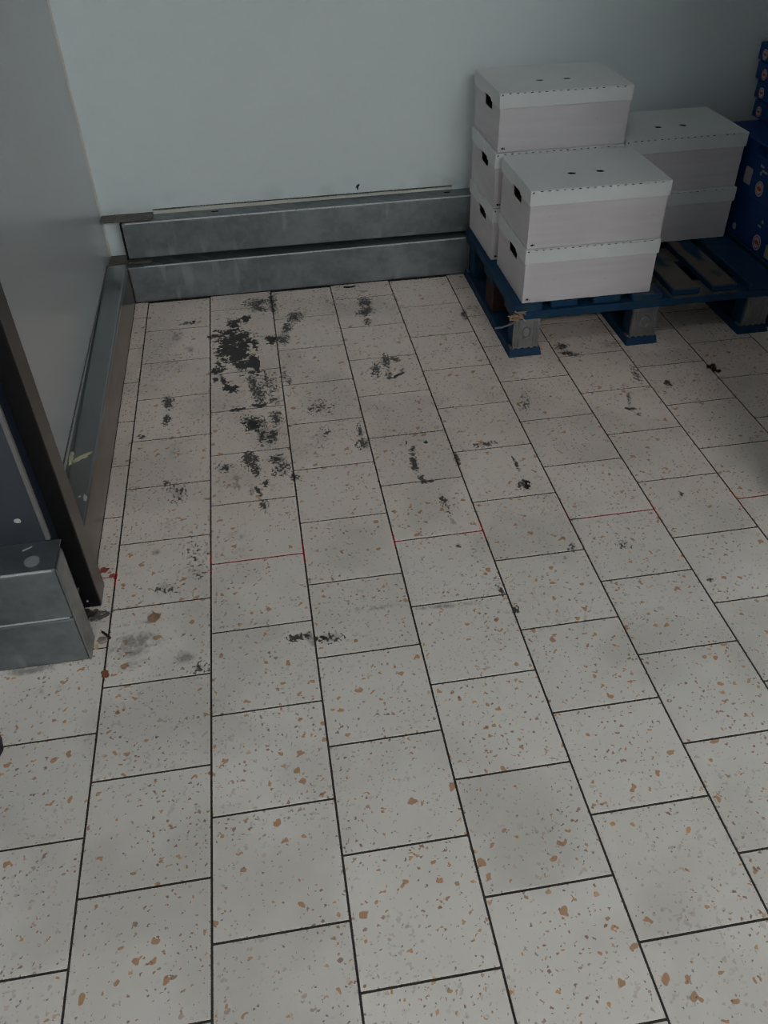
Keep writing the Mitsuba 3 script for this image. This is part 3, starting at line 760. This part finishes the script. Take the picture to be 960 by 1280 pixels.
for (yy, zz, w, h) in ((-0.372, 0.252, 0.012, 0.010), (-0.362, 0.236, 0.02, 0.006)):
    tag('carton', yy, zz, w, h, 'bolt_cap', 'lettering')
FLAT = [('lowest', 0.003, -0.034), ('second lowest', 0.020, -0.020), ('second highest', 0.036, -0.014), ('highest', 0.050, 0.012)]
for i, (word, yb, yd) in enumerate(FLAT):
    key, z = f'flat_carton_{i + 1:03d}', 0.4484 + 0.0506 * i
    x0 = 1.786 + 0.002 * (i % 2)
    carton(key, x0, x0 + 0.29, yb - 0.20, yb, z, z + 0.0485, f'{word} flat blue carton with a round white print, stacked at the right edge', 'flat blue cartons stacked on the large cartons')
    disc(key, 'round_print', 'x', (yd, z + 0.019, x0), 0.0150, 'print_white', 'print_red')

# ---------------------------------------------------------------- bits lying on the floor
def loose(key, mesh, m, label, cat_, smooth=False):
    k = add(key, mesh, m, smooth)
    lab(k, label, cat_)


lf_ = Polygon([(-0.012, -0.006), (-0.006, -0.012), (0.004, -0.012), (0.011, -0.007), (0.013, 0.001), (0.008, 0.008), (0.001, 0.013), (-0.003, 0.018), (-0.0045, 0.0175), (-0.004, 0.012), (-0.009, 0.006), (-0.0125, 0.0)])
leaf = prism(lf_, 'z', 0, 0.0012)
leaf = leaf.subdivide()
leaf.vertices[:, 2] += 0.004 * (np.abs(leaf.vertices[:, 0]) / 0.0125) ** 2 + 0.001
loose('dry_leaf', put(leaf, -0.113, -1.428, -0.0008), 'leaf', 'curled brown dry leaf on the tile beside the kick rail end', 'leaf')
loose('leaf_scrap', put(prism(Polygon(ragged(0, 0, 0.007, 0.010, 0.2, 12, 14, 0.4)), 'z', 0, 0.0018), -0.1975, -1.557, 0.0), 'red_leaf', 'reddish brown leaf scrap on the joint below the kick rail', 'leaf')
loose('twig', put(cbox(-0.014, 0.014, -0.0022, 0.0022, 0.0, 0.004, 0.0008), -0.204, -1.459, 0.0, -0.85), 'dark_bark', 'short dark twig lying across the joint by the kick rail end', 'twig')
loose('pebble', put(blob(21, 0.010, 0.008, 0.004, 3, 0.3), -0.2095, -1.474), 'stone', 'small flat brownish stone chip beside the kick rail end', 'stone', True)
loose('wood_chip', put(prism(Polygon(ragged(0, 0, 0.0045, 0.006, 0.2, 14, 8, 0.5)), 'z', 0, 0.002), -0.2205, -1.486), 'pale_chip', 'pale wood chip touching the kick rail end', 'wood chip')
loose('rubber_scrap', put(prism(Polygon([(-0.020, 0.002), (-0.008, -0.004), (0.008, -0.003), (0.020, 0.003), (0.018, 0.006), (0.004, 0.003), (-0.008, 0.003), (-0.018, 0.007)]), 'z', 0, 0.003), 0.464, -0.026), 'black_rubber', 'black scrap of rubber on the floor in front of the back rail', 'scrap')
clump = cat(*[put(blob(30 + i, 0.007, 0.006, 0.004, 2, 0.4), 1.405 + dx, -0.752 + dy) for i, (dx, dy) in enumerate(((0, 0), (-0.009, 0.012), (0.004, 0.016), (-0.004, -0.009), (0.006, -0.016)))])
loose('dirt_clump', clump, 'dark_bark', 'dark clump of dirt on a tile joint right of the pallet front', 'dirt', True)
dust = cat(*[put(blob(50 + i, 0.0035 + 0.003 * rnd.random(), 0.003 + 0.003 * rnd.random(), 0.002, 1, 0.4), -0.236 + 0.030 * rnd.random(), -1.392 - 0.022 * rnd.random()) for i in range(9)])
add('dust_heap', dust, 'dust')
lab('dust_heap', 'grey crumbs of dirt swept against the foot of the black seal', 'dirt', kind='stuff')
loose('paper_sliver', put(cbox(-0.009, 0.009, -0.0014, 0.0014, 0, 0.0008), -0.286, -1.452, 0.2412, 0.5), 'print_white', 'white sliver of paper lying on top of the kick rail', 'paper')

# shoe entering at the left edge
sh = []
for (x, y, z, rx, ry, rz) in ((0, 0, 0.036, 0.042, 0.040, 0.026), (-0.07, 0, 0.045, 0.06, 0.050, 0.032), (-0.21, 0, 0.05, 0.05, 0.036, 0.038)):
    s = trimesh.creation.icosphere(3); s.vertices = s.vertices * [rx, ry, rz] + [x, y, z]; sh.append(s)
hull = lambda a, b: trimesh.util.concatenate([a, b]).convex_hull
upper = hull(hull(sh[0], sh[1]), sh[2])
tongue = trimesh.creation.icosphere(3); tongue.vertices = tongue.vertices * [0.065, 0.036, 0.04] + [-0.165, 0, 0.09]
lab('shoe', 'dark rounded shoe tip at the left edge, on the tiles before the kick rail', 'shoe')
add('shoe__upper', put(unman(man(upper) + man(tongue)), -0.400, -1.695), 'shoe', 40)
sole = prism(Polygon([(0.043, 0), (0.036, 0.024), (0.01, 0.042), (-0.06, 0.05), (-0.15, 0.038), (-0.24, 0.034), (-0.258, 0.02), (-0.262, 0), (-0.258, -0.02), (-0.24, -0.034), (-0.15, -0.036), (-0.06, -0.05), (0.01, -0.042), (0.036, -0.024)]), 'z', 0.0, 0.018)
add('shoe__sole', put(sole, -0.400, -1.695), 'black_rubber')

# ---------------------------------------------------------------- ceiling battens
for i, ((x, y, z), l, w, rad) in enumerate(LAMPS):
    key = 'ceiling_light' if i == 0 else f'ceiling_light_{i:03d}'
    lab(key, ('long ceiling light over the corridor just behind the camera', 'long ceiling light over the far end of the corridor behind the camera')[i], 'ceiling light')
    add(key + '__frame', cbox(x - l / 2 - 0.02, x + l / 2 + 0.02, y - w / 2 - 0.02, y + w / 2 + 0.02, z + 0.002, CZ, 0.003), 'lamp_body')
    q = cbox(x - l / 2, x + l / 2, y - w / 2, y + w / 2, z - 0.012, z + 0.0015)
    add(key + '__diffuser', q, 'lamp_body', emitter={'type': 'area', 'radiance': rgb([rad * t for t in LAMP_TINT])})
